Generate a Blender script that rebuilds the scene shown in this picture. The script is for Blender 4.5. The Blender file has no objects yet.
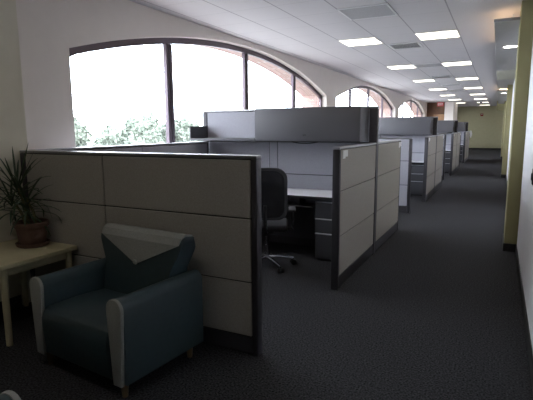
import bpy, bmesh, math, random
from mathutils import Vector, Matrix, noise
R = random.Random(7)
C = bpy.context.scene.collection
PI = math.pi

# ------------------------------------------------------------------ materials
def lin(r, g, b):
    f = lambda v: (v/255/12.92) if v/255 <= .04045 else ((v/255+.055)/1.055)**2.4
    return (f(r), f(g), f(b), 1)

def mat(name, rgb, rough=.6, metal=0, var=0, scale=60, bump=0, bscale=200, spec=.5):
    m = bpy.data.materials.new(name); m.use_nodes = True
    nt = m.node_tree; b = nt.nodes['Principled BSDF']
    b.inputs['Roughness'].default_value = rough
    b.inputs['Metallic'].default_value = metal
    b.inputs['Specular IOR Level'].default_value = spec
    c = lin(*rgb)
    tc = nt.nodes.new('ShaderNodeTexCoord')
    if var:
        n = nt.nodes.new('ShaderNodeTexNoise'); n.inputs['Scale'].default_value = scale
        n.inputs['Detail'].default_value = 4
        r = nt.nodes.new('ShaderNodeMapRange')
        r.inputs['From Min'].default_value = .3; r.inputs['From Max'].default_value = .7
        r.inputs['To Min'].default_value = 1-var; r.inputs['To Max'].default_value = 1+var
        mx = nt.nodes.new('ShaderNodeVectorMath'); mx.operation = 'SCALE'
        mx.inputs[0].default_value = c[:3]
        nt.links.new(tc.outputs['Object'], n.inputs['Vector'])
        nt.links.new(n.outputs['Fac'], r.inputs['Value'])
        nt.links.new(r.outputs['Result'], mx.inputs['Scale'])
        nt.links.new(mx.outputs['Vector'], b.inputs['Base Color'])
    else:
        b.inputs['Base Color'].default_value = c
    if bump:
        n2 = nt.nodes.new('ShaderNodeTexNoise'); n2.inputs['Scale'].default_value = bscale
        bp = nt.nodes.new('ShaderNodeBump'); bp.inputs['Strength'].default_value = bump
        bp.inputs['Distance'].default_value = .003
        nt.links.new(tc.outputs['Object'], n2.inputs['Vector'])
        nt.links.new(n2.outputs['Fac'], bp.inputs['Height'])
        nt.links.new(bp.outputs['Normal'], b.inputs['Normal'])
    return m

def emit(name, col, s):
    m = bpy.data.materials.new(name); m.use_nodes = True
    nt = m.node_tree; nt.nodes.clear()
    o = nt.nodes.new('ShaderNodeOutputMaterial'); e = nt.nodes.new('ShaderNodeEmission')
    e.inputs['Color'].default_value = (*col, 1); e.inputs['Strength'].default_value = s
    nt.links.new(e.outputs[0], o.inputs[0]); return m

M = dict(
    carpet=mat('carpet', (55, 55, 57), .95, var=.95, scale=85, bump=1, bscale=120, spec=.1),
    fabric=mat('panel_fabric', (164, 159, 150), .95, var=.10, scale=120, bump=.35, bscale=350, spec=.1),
    fabricblue=mat('panel_fabric_inside', (163, 163, 170), .95, var=.10, scale=120, bump=.35, bscale=350, spec=.1),
    trim=mat('panel_trim', (62, 60, 64), .5, metal=.3),
    dark=mat('panel_joint', (26, 25, 27), .7),
    cap=mat('panel_cap', (150, 150, 152), .32, metal=.6),
    binm=mat('bin_metal', (84, 83, 87), .55, var=.04, scale=120),
    ped=mat('pedestal_metal', (72, 73, 76), .45, metal=.2),
    lip=mat('drawer_lip', (190, 190, 195), .3, metal=.7),
    top=mat('worktop_laminate', (232, 232, 236), .4, var=.03, scale=80),
    plaster=mat('plaster_white', (218, 210, 203), .9, var=.02, scale=5),
    beige=mat('wall_beige', (208, 202, 184), .9, var=.03, scale=6),
    olive=mat('wall_olive', (144, 138, 101), .9, var=.03, scale=6),
    farolive=mat('wall_far_olive', (188, 185, 152), .9, var=.03, scale=6),
    rwall=mat('wall_offwhite', (218, 217, 220), .7, var=.02, scale=6),
    base=mat('rubber_base', (30, 29, 30), .5),
    bronze=mat('bronze_frame', (86, 75, 82), .4, metal=.4),
    wood=mat('brown_wood', (104, 70, 42), .5, var=.3, scale=4),
    tan=mat('tan_wood', (150, 112, 74), .5, var=.2, scale=5),
    teal=mat('teal_vinyl', (50, 66, 70), .5, var=.06, scale=30),
    grey=mat('grey_upholstery', (152, 153, 147), .9, var=.1, scale=120, bump=.3, bscale=300),
    leg=mat('chair_wood', (110, 88, 62), .5),
    birch=mat('table_laminate', (196, 186, 152), .45, var=.05, scale=9),
    terra=mat('terracotta', (104, 78, 68), .8, var=.12, scale=25),
    soil=mat('soil', (40, 30, 24), 1, var=.4, scale=90),
    leaf=mat('leaf_green', (50, 68, 42), .5, var=.3, scale=12),
    stem=mat('plant_stem', (96, 92, 60), .8),
    black=mat('black_mesh_fabric', (30, 30, 33), .85, var=.2, scale=160),
    shell=mat('chair_rim', (62, 62, 64), .55),
    plastic=mat('black_plastic', (24, 24, 26), .4),
    chrome=mat('chrome', (210, 210, 215), .15, metal=1),
    white=mat('white_paper', (232, 232, 230), .8),
    lightframe=mat('light_frame', (225, 225, 225), .5),
    returnm=mat('return_grille', (188, 187, 189), .6, var=.1, scale=150),
    vent=mat('vent_metal', (222, 222, 223), .45),
    ventd=mat('vent_dark', (125, 125, 127), .8),
    exitred=mat('exit_red', (196, 70, 74), .5),
    red=mat('alarm_red', (150, 42, 34), .5),
    slab=mat('soffit_panel', (150, 150, 150), .38, var=.03, scale=5),
    slab2=mat('soffit_pale_strip', (176, 176, 160), .7),
    ground=mat('ground', (148, 146, 142), .95, var=.2, scale=.6),
    treeleaf=mat('tree_leaf', (104, 112, 100), .9, var=.5, scale=6),
    bark=mat('bark', (92, 80, 68), .9, var=.3, scale=8),
)
M['troffer'] = emit('troffer_diffuser', (1, .92, .78), 4.6)
M['downlamp'] = emit('downlight_lens', (1, .95, .85), 22)
M['cove'] = emit('cove_tube', (1, .68, .40), 10)

# brick
def brick():
    m = bpy.data.materials.new('pink_brick'); m.use_nodes = True
    nt = m.node_tree; b = nt.nodes['Principled BSDF']; b.inputs['Roughness'].default_value = .9
    tc = nt.nodes.new('ShaderNodeTexCoord'); mp = nt.nodes.new('ShaderNodeMapping')
    mp.inputs['Rotation'].default_value = (PI/2, 0, PI/2)
    br = nt.nodes.new('ShaderNodeTexBrick'); br.inputs['Scale'].default_value = 4
    br.inputs['Color1'].default_value = lin(164, 138, 130); br.inputs['Color2'].default_value = lin(148, 120, 113)
    br.inputs['Mortar'].default_value = lin(170, 160, 152)
    nt.links.new(tc.outputs['Object'], mp.inputs['Vector']); nt.links.new(mp.outputs['Vector'], br.inputs['Vector'])
    nt.links.new(br.outputs['Color'], b.inputs['Base Color']); return m
M['brick'] = brick()

# window pane: clear glass, see-through with a faint mirror
def glass():
    m = bpy.data.materials.new('window_glass'); m.use_nodes = True
    nt = m.node_tree; nt.nodes.clear()
    o = nt.nodes.new('ShaderNodeOutputMaterial'); mx = nt.nodes.new('ShaderNodeMixShader')
    t = nt.nodes.new('ShaderNodeBsdfTransparent'); t.inputs['Color'].default_value = (.93, .96, .97, 1)
    g = nt.nodes.new('ShaderNodeBsdfGlossy'); g.inputs['Roughness'].default_value = .02
    mx.inputs[0].default_value = .04
    nt.links.new(t.outputs[0], mx.inputs[1]); nt.links.new(g.outputs[0], mx.inputs[2])
    nt.links.new(mx.outputs[0], o.inputs[0]); return m
M['glass'] = glass()

# ceiling tiles: 0.61 m grid of thin T bars, plain board to the right of GX
GX, GY, TL = -0.649, 7.653, 0.61
def ceiling_mat():
    m = bpy.data.materials.new('ceiling_tile'); m.use_nodes = True
    nt = m.node_tree; b = nt.nodes['Principled BSDF']; b.inputs['Roughness'].default_value = .9
    tc = nt.nodes.new('ShaderNodeTexCoord'); sx = nt.nodes.new('ShaderNodeSeparateXYZ')
    nt.links.new(tc.outputs['Object'], sx.inputs[0])
    def math_(op, a, bval=None, link=None):
        n = nt.nodes.new('ShaderNodeMath'); n.operation = op
        nt.links.new(a, n.inputs[0])
        if link is not None: nt.links.new(link, n.inputs[1])
        elif bval is not None: n.inputs[1].default_value = bval
        return n.outputs[0]
    def line(ax, off, w):
        v = math_('SUBTRACT', sx.outputs[ax], off)
        v = math_('DIVIDE', v, TL)
        v = math_('FRACT', math_('ADD', v, 100.5))
        v = math_('ABSOLUTE', math_('SUBTRACT', v, .5))
        return math_('LESS_THAN', v, w/TL/2)
    lx = line('X', GX, .016); ly = math_('MULTIPLY', line('Y', GY, .014), .3)
    g = math_('MAXIMUM', lx, link=ly)
    g = math_('MULTIPLY', g, link=math_('LESS_THAN', sx.outputs['X'], GX+.02))
    n = nt.nodes.new('ShaderNodeTexNoise'); n.inputs['Scale'].default_value = 70
    nt.links.new(tc.outputs['Object'], n.inputs['Vector'])
    r = nt.nodes.new('ShaderNodeMapRange'); r.inputs['To Min'].default_value = .93; r.inputs['To Max'].default_value = 1.05
    nt.links.new(n.outputs['Fac'], r.inputs['Value'])
    mx = nt.nodes.new('ShaderNodeMix'); mx.data_type = 'RGBA'
    mx.inputs['A'].default_value = lin(198, 195, 197); mx.inputs['B'].default_value = lin(148, 146, 149)
    nt.links.new(g, mx.inputs['Factor'])
    vm = nt.nodes.new('ShaderNodeVectorMath'); vm.operation = 'SCALE'
    nt.links.new(mx.outputs['Result'], vm.inputs[0]); nt.links.new(r.outputs['Result'], vm.inputs['Scale'])
    nt.links.new(vm.outputs['Vector'], b.inputs['Base Color']); return m
M['ceiling'] = ceiling_mat()

# ------------------------------------------------------------------ mesh helpers
def box(bm, x0, x1, y0, y1, z0, z1, bev=0, seg=1):
    t = bmesh.new()
    bmesh.ops.create_cube(t, size=1)
    for v in t.verts:
        v.co = Vector(((x0+x1)/2+v.co.x*(x1-x0), (y0+y1)/2+v.co.y*(y1-y0), (z0+z1)/2+v.co.z*(z1-z0)))
    if bev: bmesh.ops.bevel(t, geom=t.edges[:], offset=bev, segments=seg, affect='EDGES', profile=.5)
    merge(bm, t)

def merge(bm, t, mtx=None):
    if mtx is not None: bmesh.ops.transform(t, matrix=mtx, verts=t.verts)
    me = bpy.data.meshes.new('tmp'); t.to_mesh(me); t.free()
    bm.from_mesh(me); bpy.data.meshes.remove(me)

def tube(bm, pts, rads, n=10, cap=True):
    pts = [Vector(p) for p in pts]
    if not isinstance(rads, (list, tuple)): rads = [rads]*len(pts)
    rings = []; up = None
    for i, p in enumerate(pts):
        d = (pts[min(i+1, len(pts)-1)]-pts[max(i-1, 0)]).normalized()
        a = Vector((0, 0, 1)) if abs(d.z) < .9 else Vector((1, 0, 0))
        u = d.cross(a).normalized(); w = u.cross(d).normalized()
        rings.append([bm.verts.new(p+(u*math.cos(2*PI*k/n)+w*math.sin(2*PI*k/n))*rads[i]) for k in range(n)])
    for i in range(len(rings)-1):
        for k in range(n):
            bm.faces.new((rings[i][k], rings[i][(k+1) % n], rings[i+1][(k+1) % n], rings[i+1][k]))
    if cap:
        bm.faces.new(rings[0][::-1]); bm.faces.new(rings[-1])

def lathe(bm, prof, cx=0, cy=0, n=28):
    rings = []
    for r, z in prof:
        if r < 1e-5: rings.append([bm.verts.new((cx, cy, z))])
        else: rings.append([bm.verts.new((cx+r*math.cos(2*PI*k/n), cy+r*math.sin(2*PI*k/n), z)) for k in range(n)])
    for a, b in zip(rings, rings[1:]):
        for k in range(n):
            if len(a) == 1 and len(b) == 1: continue
            if len(a) == 1: bm.faces.new((a[0], b[(k+1) % n], b[k]))
            elif len(b) == 1: bm.faces.new((a[k], a[(k+1) % n], b[0]))
            else: bm.faces.new((a[k], a[(k+1) % n], b[(k+1) % n], b[k]))

def prism(bm, poly, axis, a, b, bev=0, seg=2):
    """extrude a 2-D polygon along axis 'x' (poly in y,z), 'y' (poly in x,z) or 'z' (poly in x,y)"""
    t = bmesh.new()
    def P(p, s):
        return {'x': (s, p[0], p[1]), 'y': (p[0], s, p[1]), 'z': (p[0], p[1], s)}[axis]
    A = [t.verts.new(P(p, a)) for p in poly]; B = [t.verts.new(P(p, b)) for p in poly]
    t.faces.new(A); t.faces.new(B[::-1]); n = len(poly)
    for i in range(n): t.faces.new((A[i], B[i], B[(i+1) % n], A[(i+1) % n]))
    bmesh.ops.recalc_face_normals(t, faces=t.faces)
    if bev: bmesh.ops.bevel(t, geom=[e for e in t.edges if len(e.link_faces) == 2 and e.calc_face_angle(0) > .6], offset=bev, segments=seg, affect='EDGES', profile=.5)
    merge(bm, t)

def obj(name, bm, m, parent=None, smooth=False, label=None):
    bmesh.ops.recalc_face_normals(bm, faces=bm.faces)
    me = bpy.data.meshes.new(name); bm.to_mesh(me); bm.free()
    me.materials.append(M[m])
    if smooth:
        for p in me.polygons: p.use_smooth = True
        try: me.set_sharp_from_angle(angle=math.radians(40))
        except Exception: pass
    o = bpy.data.objects.new(name, me); C.objects.link(o)
    if parent is not None: o.parent = parent
    if label: o['label'] = label
    return o

def tag(o, label, cat, group=None):
    o['label'] = label; o['category'] = cat
    if group: o['group'] = group
    return o

def thing(name, label, cat, loc=(0, 0, 0), rz=0, group=None):
    o = bpy.data.objects.new(name, None); C.objects.link(o)
    o.empty_display_size = .1
    o.location = loc; o.rotation_euler = (0, 0, rz)
    return tag(o, label, cat, group)

def struct(name, bm, m, parent=None, smooth=False):
    o = obj(name, bm, m, parent, smooth); o['kind'] = 'structure'; return o

def dup(root, label, loc=None, rz=None, group=None):
    r = root.copy(); C.objects.link(r)
    if loc is not None: r.location = loc
    if rz is not None: r.rotation_euler = (0, 0, rz)
    r['label'] = label
    if group: r['group'] = group
    for ch in list(root.children):
        c = ch.copy(); C.objects.link(c); c.parent = r
        for g in list(ch.children):
            d = g.copy(); C.objects.link(d); d.parent = c
    return r

def bxobj(name, m, parent, *a, bev=0, seg=1, label=None, smooth=False):
    bm = bmesh.new(); box(bm, *a, bev=bev, seg=seg); return obj(name, bm, m, parent, smooth, label)

# ------------------------------------------------------------------ room shell
HC, XW, XR, YF, YB, XN = 2.956, -3.83, .28, 35.5, -6.5, -3.65
bm = bmesh.new(); box(bm, -4.0, XR+.15, YB-.15, YF+.15, -.15, 0); struct('floor', bm, 'carpet')
bm = bmesh.new(); box(bm, -4.0, XR+.15, YB-.15, YF+.15, HC, HC+.15); struct('ceiling', bm, 'ceiling')
bm = bmesh.new(); box(bm, XR, XR+.15, YB, YF, 0, HC); struct('wall_right', bm, 'rwall')
bm = bmesh.new(); box(bm, -4.0, XR+.15, YF, YF+.15, 0, HC); struct('wall_far', bm, 'farolive')
bm = bmesh.new(); box(bm, -4.0, XR+.15, YB-.15, YB, 0, HC); struct('wall_rear', bm, 'beige')
bm = bmesh.new(); box(bm, -4.0, XN, YB, 2.69, 0, HC); struct('wall_left', bm, 'beige')

WINS = [(3.36, 11.0), (11.76, 19.4), (20.16, 27.8), (32.6, 33.9)]  # last opening: unseen window added to light the far wall
SILL, SPR, RISE = .75, 2.31, .56
def arch(y, w, off=0):
    c = (w[0]+w[1])/2; h = (w[1]-w[0])/2; rad = (h*h+RISE*RISE)/(2*RISE)
    d = min(abs(y-c), h)
    return SPR+RISE-(rad-math.sqrt(rad*rad-d*d))-off
def arched_wall(x0, x1, y0, y1, z0, z1):
    bm = bmesh.new(); cuts = y0
    for w in WINS:
        box(bm, x0, x1, cuts, w[0], z0, z1)
        box(bm, x0, x1, w[0], w[1], z0, SILL)
        N = 40; top = [(w[0]+(w[1]-w[0])*i/N) for i in range(N+1)]
        poly = [(y, arch(y, w)) for y in top]+[(w[1], z1), (w[0], z1)]
        prism(bm, poly, 'x', x0, x1)
        cuts = w[1]
    box(bm, x0, x1, cuts, y1, z0, z1)
    bmesh.ops.remove_doubles(bm, verts=bm.verts, dist=1e-4)
    return bm
struct('wall_window', arched_wall(-4.0, XW, 2.69, YF, 0, HC), 'plaster')
struct('wall_outer', arched_wall(-4.48, -4.002, 2.69, 37, -4, 4.2), 'brick')
for i, w in enumerate(WINS):
    N = 40; ys = [w[0]+(w[1]-w[0])*k/N for k in range(N+1)]; fw = .07
    bm = bmesh.new(); x0, x1 = -4.0, -3.95
    outer = [(y, arch(y, w)) for y in ys]
    inner = [(min(max(y, w[0]+fw), w[1]-fw), arch(y, w, fw+.01)) for y in ys]
    for k in range(N):
        prism(bm, [outer[k], outer[k+1], inner[k+1], inner[k]], 'x', x0, x1)
    box(bm, x0, x1, w[0], w[0]+fw, SILL+fw, arch(w[0], w)); box(bm, x0, x1, w[1]-fw, w[1], SILL+fw, arch(w[1], w))
    box(bm, x0, x1, w[0], w[1], SILL, SILL+fw)
    win = struct('window_%d' % (i+1), bm, 'bronze')
    c = (w[0]+w[1])/2; mull = [c-2.1, c, c+2.1] if i < 3 else [c]
    for ym in mull:
        bm = bmesh.new(); ztop = min(arch(ym-.06, w, fw), arch(ym+.06, w, fw))
        box(bm, x0, x1, ym-.065, ym-.015, SILL+fw, ztop); box(bm, x0, x1, ym+.015, ym+.065, SILL+fw, ztop)
        box(bm, x0+.01, x1-.012, ym-.02, ym+.02, SILL+fw, ztop)
        obj('mullion', bm, 'bronze', win)
    e = [w[0]+fw]+mull+[w[1]-fw]
    for a, b in zip(e, e[1:]):
        a += .04; b -= .04; K = 10
        bm = bmesh.new()
        poly = [(a, SILL+fw), (b, SILL+fw)]+[(b+(a-b)*k/K, arch(b+(a-b)*k/K, w, fw-.005)) for k in range(K+1)]
        prism(bm, poly, 'x', -3.979, -3.973)
        obj('pane', bm, 'glass', win)

# brown wood end wall with a tan door, white pier beside it
bm = bmesh.new(); box(bm, XW, -2.83, 28.6, 28.75, 0, HC); struct('wall_wood', bm, 'wood')
bm = bmesh.new(); box(bm, -3.45, -2.84, 28.55, 28.6, 0, 2.28, bev=.006); d1 = struct('door_1', bm, 'tan')
bm = bmesh.new(); tube(bm, [(-3.36, 28.55, 1.0), (-3.36, 28.48, 1.0), (-3.25, 28.48, 1.0)], .012); obj('door_handle', bm, 'chrome', d1)
bm = bmesh.new(); box(bm, -2.83, -2.36, 28.2, 31, 0, HC); struct('wall_pier', bm, 'plaster')
# piers standing out of the right wall
for i, y in enumerate((6.31, 15.8, 25.6)):
    bm = bmesh.new(); box(bm, .14, XR, y, y+.6, 0, HC, bev=.006); struct('wall_column_%d' % (i+1), bm, 'olive')
    bm = bmesh.new(); box(bm, .13, XR, y-.01, y+.61, 0, .1, bev=.003); struct('baseboard_column_%d' % (i+1), bm, 'base')
for i, (a, b) in enumerate(((YB+.01, 6.30), (6.92, 15.79), (16.41, 25.59), (26.21, YF))):
    bm = bmesh.new(); box(bm, XR-.012, XR, a, b, 0, .1, bev=.003); struct('baseboard_right_%d' % (i+1), bm, 'base')
bm = bmesh.new(); box(bm, XW, XR-.012, YF-.012, YF, 0, .12); struct('baseboard_far', bm, 'base')
bm = bmesh.new(); box(bm, XN, XN+.012, YB, 2.5, 0, .1, bev=.003); struct('baseboard_left', bm, 'base')
bm = bmesh.new(); box(bm, -.21, XR, 29.0, 29.5, 2.45, HC); struct('trim_1', bm, 'olive')

# ------------------------------------------------------------------ outside
bm = bmesh.new(); box(bm, -140, -4.4, -80, 160, -4.3, -4); struct('ground', bm, 'ground')
def tree_mesh(seed, h, w):
    r = random.Random(seed); crown = bmesh.new()
    blobs = []
    for _ in range(9):
        blobs.append((Vector((r.uniform(-w, w)*.55, r.uniform(-w, w)*.55, h*r.uniform(.5, .86))), w*r.uniform(.35, .55)))
    for c, s in blobs:
        t = bmesh.new(); bmesh.ops.create_icosphere(t, subdivisions=3, radius=s)
        for v in t.verts:
            v.co *= .86+.3*noise.noise(v.co*3.1+c)
            v.co += c
        merge(crown, t)
        for _ in range(170):
            d = Vector((r.gauss(0, 1), r.gauss(0, 1), r.gauss(0, 1))).normalized()
            p = c+d*s*r.uniform(.85, 1.15); a = Vector((r.gauss(0, 1), r.gauss(0, 1), r.gauss(0, 1))).normalized()
            u = d.cross(a).normalized()*r.uniform(.08, .16); v2 = (d+a*.6).normalized()*r.uniform(.1, .2)
            crown.faces.new([crown.verts.new(p-u), crown.verts.new(p+v2), crown.verts.new(p+u), crown.verts.new(p-v2)])
    trunk = bmesh.new(); tube(trunk, [(0, 0, 0), (.05, .03, h*.3), (-.04, .05, h*.62)], [.22, .16, .09], 9)
    for _ in range(4):
        a = r.uniform(0, 6.28); tube(trunk, [(0, .02, h*.34), (math.cos(a)*w*.4, math.sin(a)*w*.4, h*.62)], [.09, .03], 7)
    return crown, trunk
tl = [('leftmost tree, seen low in the left pane of the first window', (-25.5, 21.6), 6.6),
      ('rounded tree just right of the leftmost one in the first window', (-24.5, 25.8), 5.9),
      ('tree seen low in the first window just left of its first upright bar', (-26, 29.6), 7.0),
      ('tree seen low in the first window just right of its first upright bar', (-25, 33.2), 7.2),
      ('tree in the first window above the open shelf end', (-24, 37.2), 6.8),
      ('smaller far tree, second from the left along the first window', (-32, 31.6), 6.0),
      ('far tree in the dip left of the first window\'s first upright bar', (-33, 36.3), 6.1),
      ('far tree low in the first window, behind its first upright bar', (-33, 41.2), 6.7),
      ('far tree low in the first window, rightmost before the open shelf', (-33, 46.6), 6.9)]
for i, (lb, (x, y), h) in enumerate(tl):
    t = thing('tree', 'leafy '+lb, 'tree', (x, y, -4), R.uniform(0, 6), 'trees outside the windows')
    cr, tr = tree_mesh(i+3, h, 1.55)
    obj('crown', cr, 'treeleaf', t); obj('trunk', tr, 'bark', t, True)

# ------------------------------------------------------------------ cubicle partitions
ROWS = [.13, .51, .94, 1.325]
def partition(name, label, loc, rz, secs, rows, h, group, t=.07, post0=.045, post1=.045, fab=('fabricblue', 'fabricblue')):
    """runs along local +x from 0 to L, thick along local +y; secs are the section joints"""
    th = thing(name, label, 'partition', loc, rz, group)
    L = secs[-1]
    bxobj('frame', 'dark', th, post0-.003, L-post1+.003, .014, t-.014, .02, h-.02)
    bxobj('top_cap', 'cap', th, 0, L, 0, t, h-.022, h, bev=.006, seg=2, smooth=True)
    for a, b in ((0, post0), (L-post1, L)):
        if b-a > .01: bxobj('post', 'trim', th, a, b, 0, t, 0, h-.0225, bev=.008, seg=2, smooth=True)
    edges = [post0]+list(secs[1:-1])+[L-post1]
    for s in (0, 1):
        y0, y1 = ((.002, .016) if s == 0 else (t-.016, t-.002))
        for a, b in zip(edges, edges[1:]):
            bxobj('base_plate', 'trim', th, a+.003, b-.003, y0+.002, y1-.002, .015, rows[0]-.004)
            for z0, z1 in zip(rows, rows[1:]):
                bxobj('panel_tile', fab[s], th, a+.004, b-.004, y0, y1, z0+.004, z1-.004, bev=.004)
    return th

MOD = 5.86
NAME = ['nearest', 'second nearest', 'third nearest', 'farthest']
GF, GW, GS, GP = ('front partitions of the cubicles', 'aisle wings of the cubicles', 'tall spines between the cubicles', 'low partitions along the windows')
fl = ['low grey fabric partition behind the blue armchair, nearest to the camera',
      'low grey partition closing the nearest cubicle pair, seen past its name plate',
      'low grey partition standing just behind the second cubicle pair from the camera',
      'low grey partition standing just behind the third cubicle pair from the camera',
      'last low grey partition, at the far end of the cubicle row']
X0, X1 = -3.615, -1.355
fronts = []
front = partition('cubicle_partition', fl[0], (X0, 2.58, 0), 0, [0, .94, X1-X0], ROWS, 1.35, GF, post0=.062, fab=('fabric', 'fabricblue'))
front2 = partition('cubicle_partition', fl[1], (X0, 2.58+MOD, 0), 0, [0, .94, X1-X0], ROWS, 1.35, GF, post0=.062)
for k in range(2, 5): dup(front2, fl[k], (X0, 2.58+MOD*k, 0))
# wings run along +Y at X -1.345..-1.275 : local +x -> world +Y, local +y -> world -X
w1 = partition('wing_partition', 'grey aisle wing of the nearest cubicle, with a dark front post beside its entrance', (-1.275, 4.05, 0), PI/2, [0, 1.395], ROWS, 1.35, GW, post1=.012, fab=('fabric', 'fabricblue'))
w2 = partition('wing_partition', 'grey aisle wing right behind the nearest tall post, name plate at its far end', (-1.275, 5.545, 0), PI/2, [0, 1.45], ROWS, 1.35, GW, post0=.012, post1=.03, fab=('fabric', 'fabricblue'))
for k in range(1, 4):
    dup(w1, 'grey aisle wing in front of the tall post of the %s cubicle pair' % NAME[k], (-1.275, 4.05+MOD*k, 0))
    dup(w2, 'grey aisle wing behind the tall post of the %s cubicle pair' % NAME[k], (-1.275, 5.545+MOD*k, 0))
# spine: X -3.71..-1.275 at Y 5.46..5.53, tall
sp = partition('spine_partition', 'tall grey partition carrying the overhead bin of the nearest cubicle pair', (-3.71, 5.46, 0), 0,
               [0, 1.03, 1.15, 2.435], [.13, .51, .94, 1.35, 1.745], 1.77, GS, t=.08, post0=.075, post1=.092)
for k in range(1, 4):
    dup(sp, 'tall grey partition carrying the overhead bin of the %s cubicle pair' % NAME[k], (-3.71, 5.46+MOD*k, 0))
# along the windows, X -3.67..-3.60
lw = partition('window_side_partition', 'low partition below the first window, beside the nearest cubicle', (-3.60, 2.70, 0), PI/2, [0, 1.38, 2.74], ROWS, 1.35, GP)
lw2 = partition('window_side_partition', 'low window partition behind the tall spine of the nearest cubicle pair', (-3.60, 5.56, 0), PI/2, [0, 1.4, 2.86], ROWS, 1.35, GP)
for k in range(1, 4):
    dup(lw, 'low window partition on the near side of the %s pair\'s tall spine' % NAME[k], (-3.60, 2.70+MOD*k, 0))
    dup(lw2, 'low window partition on the far side of the %s pair\'s tall spine' % NAME[k], (-3.60, 5.56+MOD*k, 0))

# name plates on the aisle wings
def plate(k, y, label):
    bm = bmesh.new()
    x = -1.2757
    poly = [(y-.07, 1.24), (y-.005, 1.24), (y-.005, 1.255), (y+.07, 1.255), (y+.07, 1.315), (y-.07, 1.315)]
    prism(bm, poly, 'x', x, x+.006)
    o = obj('name_plate', bm, 'white'); tag(o, label, 'sign', 'name plates on the aisle wings')
for k in range(4):
    plate(k, 4.21+MOD*k, 'small white name plate on the %s aisle wing with a dark front post' % NAME[k])
    plate(k, 6.90+MOD*k, 'small white name plate at the far end of the %s cubicle pair\'s aisle wing' % NAME[k])

# ------------------------------------------------------------------ overhead bin + open shelf, worktop, pedestal
def build_bin():
    t = thing('overhead_bin', 'closed grey overhead bin above the worktop of the nearest cubicle', 'cabinet', (-2.69, 5.08, 1.365), 0, 'overhead bins of the cubicles')
    W, D, H = 1.313, .3795, .395
    bm = bmesh.new()
    box(bm, 0, W, .02, D, 0, .02); box(bm, 0, W, .02, D, H-.02, H); box(bm, 0, .02, .02, D, .02, H-.02)
    box(bm, W-.02, W, .02, D, .02, H-.02); box(bm, .02, W-.02, D-.015, D, .02, H-.02)
    obj('body', bm, 'binm', t)
    d = bxobj('door', 'binm', t, .001, W-.001, 0, .02, .012, H, bev=.006, seg=2, smooth=True)
    bm = bmesh.new(); lathe(bm, [(0, -.004), (.011, -.004), (.012, 0), (.012, .01)], n=16)
    bmesh.ops.transform(bm, matrix=Matrix.Translation((W/2, 0, .075)) @ Matrix.Rotation(PI/2, 4, 'X'), verts=bm.verts)
    obj('lock', bm, 'plastic', d)
    bm = bmesh.new()
    tube(bm, [(W/2-.16+i*.032, .012, -.004-.018*math.sin(i/10*PI)) for i in range(11)], .006, 8); obj('pull_handle', bm, 'plastic', t, True)
    return t
b0 = build_bin()
def build_shelf():
    t = thing('open_shelf', 'open grey shelf with a low end panel beside the nearest overhead bin', 'shelf', (-3.665, 5.08, 1.37), 0, 'open shelves of the cubicles')
    bxobj('shelf_board', 'binm', t, 0, .972, .0, .378, 0, .028, bev=.003)
    bxobj('end_panel', 'trim', t, 0, .02, 0, .378, .028, .185, bev=.003)
    return t
s0 = build_shelf()
def build_top():
    t = thing('worktop', 'pale laminate worktop along the tall spine of the nearest cubicle', 'desk', (-3.58, 4.87, 0), 0, 'worktops in the cubicles')
    bxobj('work_surface', 'top', t, 0, 2.18, 0, .585, .728, .757, bev=.004)
    bxobj('front_edge', 'plastic', t, 0, 2.18, -.008, 0, .728, .7565)
    bxobj('support_panel', 'ped', t, .02, .05, .05, .56, 0, .728)
    bxobj('modesty_panel', 'ped', t, .051, 1.74, .55, .57, .12, .7275)
    return t
t0 = build_top()
def build_ped():
    t = thing('drawer_pedestal', 'dark grey drawer pedestal under the worktop of the nearest cubicle', 'cabinet', (-1.825, 4.9, 0), 0, 'drawer pedestals in the cubicles')
    W, D, H = .41, .54, .725
    bm = bmesh.new(); box(bm, 0, W, .022, D, .03, H, bev=.003); obj('body', bm, 'ped', t)
    bxobj('plinth', 'plastic', t, .02, W-.02, .05, D-.02, 0, .03)
    for z0, z1 in ((.05, .335), (.345, .505), (.515, .7)):
        d = bxobj('drawer', 'ped', t, .003, W-.003, 0, .021, z0, z1-.014, bev=.003)
        bxobj('drawer_pull', 'lip', d, .003, W-.003, -.008, .021, z1-.0135, z1-.003, bev=.002)
    return t
p0 = build_ped()
for k in range(1, 4):
    o = (0, MOD*k, 0); f = lambda q: (q.location.x, q.location.y+MOD*k, q.location.z)
    dup(b0, 'closed grey overhead bin on the tall spine of the %s cubicle pair' % NAME[k], f(b0))
    dup(s0, 'open grey shelf beside the overhead bin of the %s cubicle pair' % NAME[k], f(s0))
    dup(t0, 'pale laminate worktop glimpsed through the entrance of the %s cubicle pair' % NAME[k], f(t0))
    dup(p0, 'dark drawer pedestal glimpsed through the entrance of the %s cubicle pair' % NAME[k], f(p0))

# keyboard tray hanging under the nearest worktop
t = thing('keyboard_tray', 'black keyboard tray hanging under the nearest worktop behind the task chair', 'keyboard tray', (-2.34, 4.87, .62), 0)
bxobj('tray_board', 'plastic', t, 0, .48, 0, .28, 0, .018, bev=.006)
bxobj('tray_rail', 'plastic', t, .18, .30, .1, .27, .018, .107)

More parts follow.
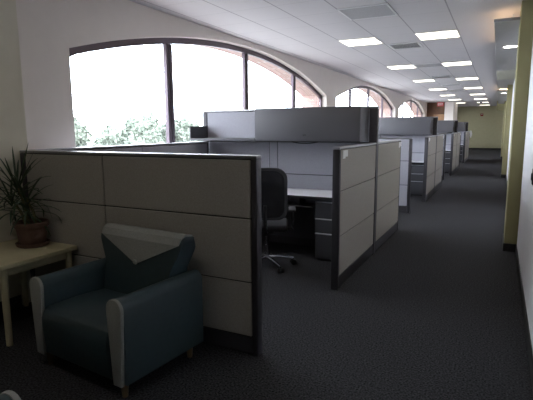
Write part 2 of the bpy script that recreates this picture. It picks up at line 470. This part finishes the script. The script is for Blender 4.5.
# ------------------------------------------------------------------ task chair
def build_task_chair():
    t = thing('task_chair', 'black office task chair on castors at the nearest worktop', 'chair', (-2.24, 4.48, 0), math.radians(24))
    # backrest: rounded shell, local -y is towards the camera
    def shell(w, h, z0, y, th, rad):
        bm = bmesh.new(); poly = []
        for cx, cz, a0 in ((w-rad, h-rad, 0), (-w+rad, h-rad, 90), (-w+rad*.8, rad*.8, 180), (w-rad*.8, rad*.8, 270)):
            rr = rad if cz > h/2 else rad*.8
            for i in range(7):
                a = math.radians(a0+i*15); poly.append((cx+rr*math.cos(a), cz+rr*math.sin(a)))
        prism(bm, poly, 'y', -th/2, th/2, bev=min(.012, th*.4), seg=2)
        bmesh.ops.triangulate(bm, faces=[f for f in bm.faces if len(f.verts) > 4])
        bmesh.ops.subdivide_edges(bm, edges=[e for e in bm.edges if e.calc_length() > .1], cuts=3)
        for v in bm.verts:
            v.co.y += y+.35*v.co.x**2*1.2-.22*(v.co.z-.1)**2*.9
            v.co.z += z0
        return bm
    br = obj('backrest', shell(.235, .56, .56, -.20, .035, .13), 'shell', t, True)
    obj('back_cushion', shell(.205, .50, .59, -.222, .02, .115), 'black', br, True)
    bm = bmesh.new(); box(bm, -.24, .24, -.2, .26, .43, .50, bev=.03, seg=3); obj('seat', bm, 'black', t, True)
    bm = bmesh.new(); tube(bm, [(0, -.02, .40), (0, -.2, .41), (0, -.235, .5), (0, -.225, .72)], [.025, .025, .022, .02]); box(bm, -.09, .09, -.1, .12, .385, .43, bev=.01); obj('mechanism', bm, 'plastic', t, True)
    for s in (-1, 1):
        bm = bmesh.new(); tube(bm, [(s*.2, .02, .42), (s*.29, .02, .43), (s*.29, .01, .52), (s*.285, .0, .63)], [.018, .02, .02, .018], 8)
        a = obj('armrest', bm, 'plastic', t, True)
        bm = bmesh.new(); box(bm, s*.285-.04, s*.285+.04, -.12, .14, .63, .66, bev=.012, seg=2); obj('arm_pad', bm, 'shell', a, True)
    bm = bmesh.new(); tube(bm, [(0, 0, .09), (0, 0, .25)], .025, 12); tube(bm, [(0, 0, .25), (0, 0, .39)], .014, 12); obj('gas_lift', bm, 'chrome', t, True)
    for i in range(5):
        a = 2*PI*i/5+math.radians(-58); c, s = math.cos(a), math.sin(a)
        bm = bmesh.new(); tube(bm, [(0, 0, .115), (c*.16, s*.16, .105), (c*.31, s*.31, .075)], [.022, .017, .012], 8)
        l = obj('base_leg', bm, 'chrome', t, True)
        bm = bmesh.new(); nx, ny = -s, c
        for q in (-1, 1):
            tube(bm, [(c*.31+nx*.008*q, s*.31+ny*.008*q, .0305), (c*.31+nx*.028*q, s*.31+ny*.028*q, .0305)], .03, 14)
        tube(bm, [(c*.31, s*.31, .03), (c*.31, s*.31, .078)], .01, 8)
        obj('castor', bm, 'plastic', l, True)
    return t
build_task_chair()

# ------------------------------------------------------------------ armchairs
def build_armchair():
    t = thing('armchair', 'teal vinyl armchair with a pale buttoned flap over its backrest', 'armchair', (-2.16, 2.165, 0), math.radians(-6), 'teal lounge armchairs')
    AX, AW, AH = .37, .062, .60                        # arm centre, half width, height
    def arm_poly(w0, w1, z0, h):
        p = []
        for i in range(13):
            a = PI*i/12; p.append((w0*math.cos(a), h-w0+w0*math.sin(a)))
        return p+[(-w1, z0), (w1, z0)]
    for s in (-1, 1):
        bm = bmesh.new(); prism(bm, [(s*AX+x, z) for x, z in arm_poly(AW-.004, AW-.006, .10, AH-.004)], 'y', -.325, .33)
        a = obj('arm', bm, 'teal', t, True)
        bm = bmesh.new(); prism(bm, [(s*AX+x, z) for x, z in arm_poly(AW, AW*.55, .09, AH)], 'y', -.35, -.325, bev=.006); obj('arm_front', bm, 'grey', a, True, 'pale grey arm front')
    # seat with a soft rounded front that drops to the base
    poly = [(.14, .10), (-.33, .10), (-.345, .13), (-.362, .30), (-.36, .355), (-.34, .395), (-.30, .415), (-.1, .418), (.14, .40)]
    bm = bmesh.new(); prism(bm, poly, 'x', -.307, .307, bev=.008); obj('seat', bm, 'teal', t, True)
    # backrest: front face leans back
    def yf(z): return .115+.17*(z-.38)
    HB = .835
    prof = [(yf(.12), .12), (yf(.6), .6), (yf(HB-.05), HB-.05), (yf(HB-.05)+.02, HB-.012), (yf(HB)+.045, HB), (.31, HB-.01), (.325, HB-.06), (.315, .3), (.29, .10)]
    def halfw(z): return .40-.05*max(0, (.6-z))/.5 if z > .5 else .39
    bm = bmesh.new()
    prism(bm, prof, 'x', -1, 1)
    bmesh.ops.bisect_plane(bm, geom=bm.verts[:]+bm.edges[:]+bm.faces[:], plane_co=(0, 0, .603), plane_no=(0, 0, 1))
    for v in bm.verts: v.co.x *= .40 if v.co.z > .604 else .309
    bmesh.ops.bevel(bm, geom=[e for e in bm.edges if abs(e.verts[0].co.x-e.verts[1].co.x) < .02 and abs(abs(e.verts[0].co.x)-.40) < .005 and min(e.verts[0].co.z, e.verts[1].co.z) > .6 and len(e.link_faces) == 2], offset=.03, segments=3, affect='EDGES', profile=.5)
    bk = obj('backrest', bm, 'teal', t, True)
    # flap: pale triangle over the top, tip at the button
    bm = bmesh.new(); ztip, zt, g = .62, HB-.05, .376
    def row(e):
        return [[Vector((0, yf(ztip)-e, ztip))],
                [Vector((x, yf(zt)-e, zt)) for x in (g-.008, -g+.008)],
                [Vector((x, yf(zt)+.02-e*.6, HB-.012+e*.6)) for x in (g, -g)],
                [Vector((x, yf(HB)+.045, HB+e)) for x in (g, -g)],
                [Vector((x, .305, HB-.01+e)) for x in (g, -g)]]
    O = [[bm.verts.new(p) for p in q] for q in row(.009)]; I = [[bm.verts.new(p) for p in q] for q in row(-.004)]
    for V in (O, I):
        bm.faces.new((V[0][0], V[1][0], V[1][1]))
        for p, q in zip(V[1:], V[2:]): bm.faces.new((p[0], q[0], q[1], p[1]))
    ring = lambda V: [V[0][0], V[1][0], V[2][0], V[3][0], V[4][0], V[4][1], V[3][1], V[2][1], V[1][1]]
    o_, i_ = ring(O), ring(I)
    for k in range(9): bm.faces.new((o_[k], o_[(k+1) % 9], i_[(k+1) % 9], i_[k]))
    obj('back_flap', bm, 'grey', bk, False, 'pale grey triangular flap')
    bm = bmesh.new(); lathe(bm, [(0, .012), (.012, .011), (.019, .004), (.02, 0)], n=18)
    bmesh.ops.transform(bm, matrix=Matrix.Translation((0, yf(.635)-.012, .635)) @ Matrix.Rotation(PI/2+.17, 4, 'X'), verts=bm.verts)
    obj('button', bm, 'grey', bk, True, 'round grey button')
    bxobj('base_rail', 'plastic', t, -.31, .31, -.28, .26, .085, .102)
    for sx in (-1, 1):
        for sy, y in ((0, -.29), (1, .26)):
            bm = bmesh.new(); tube(bm, [(sx*.36, y, .0), (sx*.36, y, .105)], [.017, .026], 12); obj('leg', bm, 'leg', t, True)
    return t
ac = build_armchair()
dup(ac, 'second teal armchair, only the top of one arm showing in the bottom left corner', (-1.87, .615, 0), math.radians(180))

# ------------------------------------------------------------------ end table with potted plant
t = thing('end_table', 'square pale laminate end table between the wall and the armchair', 'table', (-3.325, 2.24, 0))
bxobj('table_top', 'birch', t, -.32, .345, -.325, .325, .565, .60, bev=.006, seg=2)
bm = bmesh.new()
for a in ((-.28, .29, -.272, -.252), (-.28, .29, .252, .272), (-.28, -.26, -.252, .252), (.27, .29, -.252, .252)): box(bm, *a, .50, .565)
obj('apron', bm, 'birch', t)
for sx in (-.285, .285):
    for sy in (-.275, .275):
        bm = bmesh.new(); tube(bm, [(sx+.005, sy, 0), (sx+.005, sy, .565)], [.022, .026], 14); obj('leg', bm, 'birch', t, True)

PX, PY = -3.305, 2.41
t = thing('potted_plant', 'spiky dracaena in a terracotta pot on the end table', 'plant', (PX, PY, .60))
q = .92
bm = bmesh.new(); lathe(bm, [(r_*q, z_) for r_, z_ in [(0, 0), (.115, 0), (.13, .008), (.138, .03), (.13, .03), (.122, .014), (0, .012)]], n=36); obj('saucer', bm, 'terra', t, True)
bm = bmesh.new(); lathe(bm, [(r_*q, z_) for r_, z_ in [(0, .0125), (.098, .0125), (.108, .03), (.127, .155), (.138, .157), (.142, .165), (.142, .193), (.136, .199), (.128, .195), (.122, .165), (.10, .05), (0, .045)]], n=36); obj('pot', bm, 'terra', t, True)
bm = bmesh.new(); lathe(bm, [(0, .172), (.05, .176), (.112, .165)], n=24); obj('soil', bm, 'soil', t, True)
def leaf(bm, base, az, el, L, w, droop):
    d = Vector((math.cos(az)*math.cos(el), math.sin(az)*math.cos(el), math.sin(el)))
    side = Vector((-math.sin(az), math.cos(az), 0)); p = Vector(base); N = 9; rows = []
    for i in range(N+1):
        f = i/N; ww = w*(.55+.9*f)*(1-f)**.6 if f > .0 else w*.5
        ww = max(ww, .0008)
        n = side.cross(d).normalized()
        q = p.copy(); q.x = max(q.x, -3.635-PX); q.y = min(q.y, 2.565-PY) if q.z < .755 else q.y
        rows.append((bm.verts.new(q-side*ww+n*ww*.35), bm.verts.new(q), bm.verts.new(q+side*ww+n*ww*.35)))
        p = p+d*L/N
        d = (d+Vector((0, 0, -droop/N*(.4+1.2*f)))).normalized()
    for a, b in zip(rows, rows[1:]):
        bm.faces.new((a[0], a[1], b[1], b[0])); bm.faces.new((a[1], a[2], b[2], b[1]))
stems = [((-.03, 0, .17), (-.115, -.015, .47), 26, 0.31), ((.03, .02, .17), (-.02, -.01, .38), 22, 0.28), ((-.02, -.03, .17), (-.15, -.05, .38), 18, 0.27)]
lf = bmesh.new()
for a, b, n, L in stems:
    sb = bmesh.new(); mid = (Vector(a)+Vector(b))/2+Vector((.012, .01, 0)); tube(sb, [a, mid, b], [.012, .010, .008], 9); obj('stem', sb, 'stem', t, True)
    for i in range(n):
        f = i/n; az = i*2.4+R.uniform(-.3, .3); hz = Vector(b)-Vector((0, 0, .13*(1-f)))
        el = -.15+1.35*f+R.uniform(-.12, .12)
        leaf(lf, hz, az, el, L*R.uniform(.85, 1.15), .013, 1.9-1.2*f)
for az, el, L in ((2.6, 1.25, .36), (.9, 1.15, .33), (.15, 1.2, .40), (3.6, 1.0, .34), (5.2, 1.1, .3)):
    leaf(lf, (-.115, -.015, .45), az, el, L, .0125, .12)
o = obj('foliage', lf, 'leaf', t)
md = o.modifiers.new('thick', 'SOLIDIFY'); md.thickness = .0015

# ------------------------------------------------------------------ ceiling fittings
def ordi(n): return ['first', 'second', 'third', 'fourth', 'fifth', 'sixth', 'seventh', 'eighth'][n]
def build_light():
    t = thing('ceiling_light', 'square ceiling light, first from the camera in the row nearer the windows', 'ceiling light', (GX-3*TL, GY, HC), 0, 'square ceiling lights')
    bm = bmesh.new(); e = .012
    for a in ((0, TL, 0, e), (0, TL, TL-e, TL), (0, e, e, TL-e), (TL-e, TL, e, TL-e)): box(bm, *a, -.012, -.0005)
    obj('frame', bm, 'lightframe', t)
    bxobj('diffuser', 'troffer', t, e, TL-e, e, TL-e, -.008, -.001)
    return t
l0 = build_light()
for c, lb in ((-3, 'added square ceiling light over the nearest cubicle, unseen above the frame'), (-1, 'added square ceiling light over the nearest cubicle entrance, unseen above the frame')):
    dup(l0, lb, (GX+c*TL, GY-3.66, HC))  # two unseen lights added to brighten the front of the office
for k in range(8):
    for c, lab in ((-3, 'the row nearer the windows'), (-1, 'the row nearer the aisle')):
        if k == 0 and c == -3: continue
        if c == -3 and k == 7: continue
        dup(l0, 'square ceiling light, %s from the camera in %s' % (ordi(k), lab), (GX+c*TL, GY+3.66*k, HC))
MX = GX-2*TL
def build_return(y):
    t = thing('return_grille', 'flat grey air return grille in the ceiling, first from the camera', 'air grille', (MX, y, HC), 0, 'flat air return grilles')
    bm = bmesh.new(); e = .018
    for a in ((0, TL, 0, e), (0, TL, TL-e, TL), (0, e, e, TL-e), (TL-e, TL, e, TL-e)): box(bm, *a, -.012, -.0005)
    obj('frame', bm, 'lightframe', t)
    bm = bmesh.new(); box(bm, e, TL-e, e, TL-e, -.006, -.001)
    for i in range(22):
        y_ = e+(TL-2*e)*(i+.5)/22; box(bm, e, TL-e, y_-.004, y_+.004, -.010, -.006)
    obj('perforated_face', bm, 'returnm', t)
    return t
r0 = build_return(5.70)
for k, y in ((1, 11.3), (2, 16.9)): dup(r0, 'flat grey air return grille in the ceiling, %s from the camera' % ordi(k), (MX, y, HC))
def build_vent(y):
    t = thing('air_vent', 'louvred supply air vent in the ceiling, first from the camera', 'air vent', (MX+.03, y, HC), 0, 'louvred ceiling vents')
    W, D = .52, .55
    bm = bmesh.new(); e = .03
    for a in ((0, W, 0, e), (0, W, D-e, D), (0, e, e, D-e), (W-e, W, e, D-e)): box(bm, *a, -.014, -.0005, bev=.003)
    obj('frame', bm, 'vent', t)
    bxobj('duct_back', 'ventd', t, e, W-e, e, D-e, -.003, -.001)
    for i in range(10):
        y_ = e+(D-2*e)*(i+.5)/10
        bm = bmesh.new(); prism(bm, [(y_-.017, -.011), (y_-.017, -.013), (y_+.015, -.008), (y_+.015, -.006)], 'x', e, W-e); obj('slat', bm, 'vent', t)
    return t
v0 = build_vent(8.42)
for k, y in ((1, 14.1), (2, 19.7)): dup(v0, 'louvred supply air vent in the ceiling, %s from the camera' % ordi(k), (MX+.03, y, HC))

# hung soffit slabs along the right wall with warm cove tubes on top and downlights
def slab(label, y0, y1, yl, label2, label3, pale_span=None):
    t = thing('hung_soffit', label, 'soffit', (0, y0, 0), 0, 'hung soffit panels along the right wall')
    x0, x1, z0, z1 = -.14, XR, 2.765, 2.80
    if pale_span:
        bxobj('soffit_board', 'slab', t, x0, x1, 0, pale_span[0]-y0, z0, z1, bev=.003)
        bxobj('soffit_pale_strip', 'slab2', t, x0, x1, pale_span[0]-y0, pale_span[1]-y0, z0, z1, bev=.003, label='paler soffit strip')  # length of the soffit in a paler colour
        bxobj('soffit_board', 'slab', t, x0, x1, pale_span[1]-y0, y1-y0, z0, z1, bev=.003)
    else: bxobj('soffit_board', 'slab', t, x0, x1, 0, y1-y0, z0, z1, bev=.003)
    bm = bmesh.new()
    for y in (.6, (y1-y0)/2, y1-y0-.4): tube(bm, [(.07, y, z1), (.07, y, HC)], .008, 8)
    obj('hanger_rod', bm, 'vent', t)
    d = thing('downlight', label2, 'downlight', (.075, yl, z0), 0, 'round downlights in the hung soffit')
    bm = bmesh.new(); lathe(bm, [(.10, -.001), (.115, -.001), (.115, -.008), (.103, -.010), (.10, -.001)], n=28); obj('ring', bm, 'lightframe', d, True)
    bm = bmesh.new(); lathe(bm, [(0, -.006), (.07, -.005), (.10, -.002)], n=28); obj('lens', bm, 'downlamp', d)
    c = thing('cove_lamp', label3, 'lamp', (0, y0, z1), 0, 'warm tubes on the hung soffits')
    bm = bmesh.new(); tube(bm, [(-.06, 2.6, .028), (-.06, .3, .028), (.24, .3, .028)], .013, 10); obj('tube', bm, 'cove', c, True)
    bm = bmesh.new(); box(bm, -.075, -.045, 2.6, 2.64, .0, .045); box(bm, .24, .26, .285, .315, .0, .045); box(bm, -.045, .24, .29, .31, 0, .014); box(bm, -.07, -.05, .31, 2.6, 0, .014); obj('lamp_holder', bm, 'lightframe', c)
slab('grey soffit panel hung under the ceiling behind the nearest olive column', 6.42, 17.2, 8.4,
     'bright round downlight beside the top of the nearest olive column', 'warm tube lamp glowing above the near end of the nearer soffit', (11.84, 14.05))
# pier 2 passes the slab: second slab starts behind it
slab('grey soffit panel hung under the ceiling farther down the aisle', 18.2, 28.2, 19.5,
     'small bright downlight far down the aisle on the farther soffit', 'warm tube lamp glowing above the near end of the farther soffit')

for lb, x in (('leftmost of three small added downlights over the seating corner, just above the frame', -2.9), ('middle of three small added downlights over the seating corner, just above the frame', -2.15), ('rightmost of three small added downlights over the seating corner, just above the frame', -1.4)):
    d = thing('downlight', lb, 'downlight', (x, .95, HC), 0, 'added downlights over the seating corner')  # unseen lamps added to brighten the front partition
    bm = bmesh.new(); lathe(bm, [(.10, -.001), (.115, -.001), (.115, -.008), (.103, -.010), (.10, -.001)], n=28); obj('ring', bm, 'lightframe', d, True)
    bm = bmesh.new(); lathe(bm, [(0, -.006), (.07, -.005), (.10, -.002)], n=28); obj('lens', bm, 'downlamp', d)
# exit sign hanging before the wood wall
t = thing('exit_sign', 'red exit sign hanging from the ceiling before the brown wood wall', 'exit sign', (-3.04, 27.9, 0))
bxobj('housing', 'exitred', t, -.165, .165, 0, .05, 2.70, 2.93, bev=.006)
bm = bmesh.new(); tube(bm, [(0, .025, 2.93), (0, .025, HC)], .012, 8); obj('mount', bm, 'vent', t)
GL = {'E': ['111', '100', '110', '100', '111'], 'X': ['101', '101', '010', '101', '101'], 'I': ['1', '1', '1', '1', '1'], 'T': ['111', '010', '010', '010', '010']}
bm = bmesh.new(); x = -.125; u = .02
for ch in 'EXIT':
    g = GL[ch]
    for r_, row in enumerate(g):
        for c_, v in enumerate(row):
            if v == '1': box(bm, x+c_*u, x+(c_+1)*u, -.004, 0, 2.88-(r_+1)*.026, 2.88-r_*.026)
    x += len(g[0])*u+.017
obj('lettering', bm, 'white', t, label='white EXIT letters')
# fire alarm on the far wall
t = thing('fire_alarm', 'small dark red fire alarm high on the olive far wall', 'alarm', (-1.14, YF, 2.38))
bxobj('housing', 'red', t, -.09, .09, -.05, .002, -.09, .09, bev=.012, seg=2)
bxobj('strobe', 'white', t, -.035, .035, -.065, -.05, .01, .06, bev=.005)
t = thing('smoke_detector', 'tiny dark detector on the ceiling far down the aisle', 'detector', (-1.03, 29.6, HC))
bm = bmesh.new(); lathe(bm, [(0, -.07), (.05, -.068), (.075, -.04), (.08, 0)], n=20); obj('housing', bm, 'ventd', t, True)
# white bundle pinned to the end of the last wing
bm = bmesh.new()
tt = bmesh.new(); bmesh.ops.create_icosphere(tt, subdivisions=3, radius=1)
for v in tt.verts:
    v.co *= 1+.35*noise.noise(v.co*2.3)
    v.co = Vector((v.co.x*.05, v.co.y*.09, v.co.z*.17))
merge(bm, tt, Matrix.Translation((-1.215, 24.5, 1.2)))
tube(bm, [(-1.22, 24.5, 1.36), (-1.30, 24.5, 1.352)], .008, 6)
tag(obj('hanging_bag', bm, 'white', None, True), 'crumpled white bundle hanging at the far end of the last aisle wing', 'bag')
# dark plate on the right wall
t = thing('wall_plate', 'dark rounded plate on the white right wall at the picture edge', 'wall plate', (XR, 4.42, 1.11))
bxobj('plate', 'plastic', t, -.012, 0, -.05, .05, -.065, .065, bev=.005, seg=2)
bxobj('switch', 'ped', t, -.02, -.012, -.018, .018, -.03, .03, bev=.003)

# ------------------------------------------------------------------ light and camera
w = bpy.data.worlds.new('sky'); bpy.context.scene.world = w; w.use_nodes = True
nt = w.node_tree; bg = nt.nodes['Background']
bg.inputs['Color'].default_value = (.93, .95, 1.045, 1); bg.inputs['Strength'].default_value = 17.0

sc = bpy.context.scene
f, yaw, pitch, roll, h = 462.766119, .462525157, .152840627, -.00559677365, 1.51779960
cam = bpy.data.cameras.new('camera'); co = bpy.data.objects.new('camera', cam); C.objects.link(co)
cam.sensor_width = 36; cam.lens = f*36/533; cam.clip_start = .02; cam.clip_end = 400
cy, sy = math.cos(yaw), math.sin(yaw)
fw = Vector((-sy*math.cos(pitch), cy*math.cos(pitch), -math.sin(pitch)))
r = Vector((cy, sy, 0)); u = r.cross(fw)
r2 = math.cos(roll)*r+math.sin(roll)*u; u2 = -math.sin(roll)*r+math.cos(roll)*u
m = Matrix((r2, u2, -fw)).transposed().to_4x4(); m.translation = (0, 0, h)
co.matrix_world = m
sc.camera = co
sc.view_settings.view_transform = 'Standard'; sc.view_settings.look = 'None'
sc.view_settings.exposure = 0; sc.view_settings.gamma = 1
sc.view_settings.use_curve_mapping = False
sc.cycles.use_denoising = True
sc.cycles.max_bounces = 12; sc.cycles.diffuse_bounces = 8; sc.cycles.transparent_max_bounces = 16
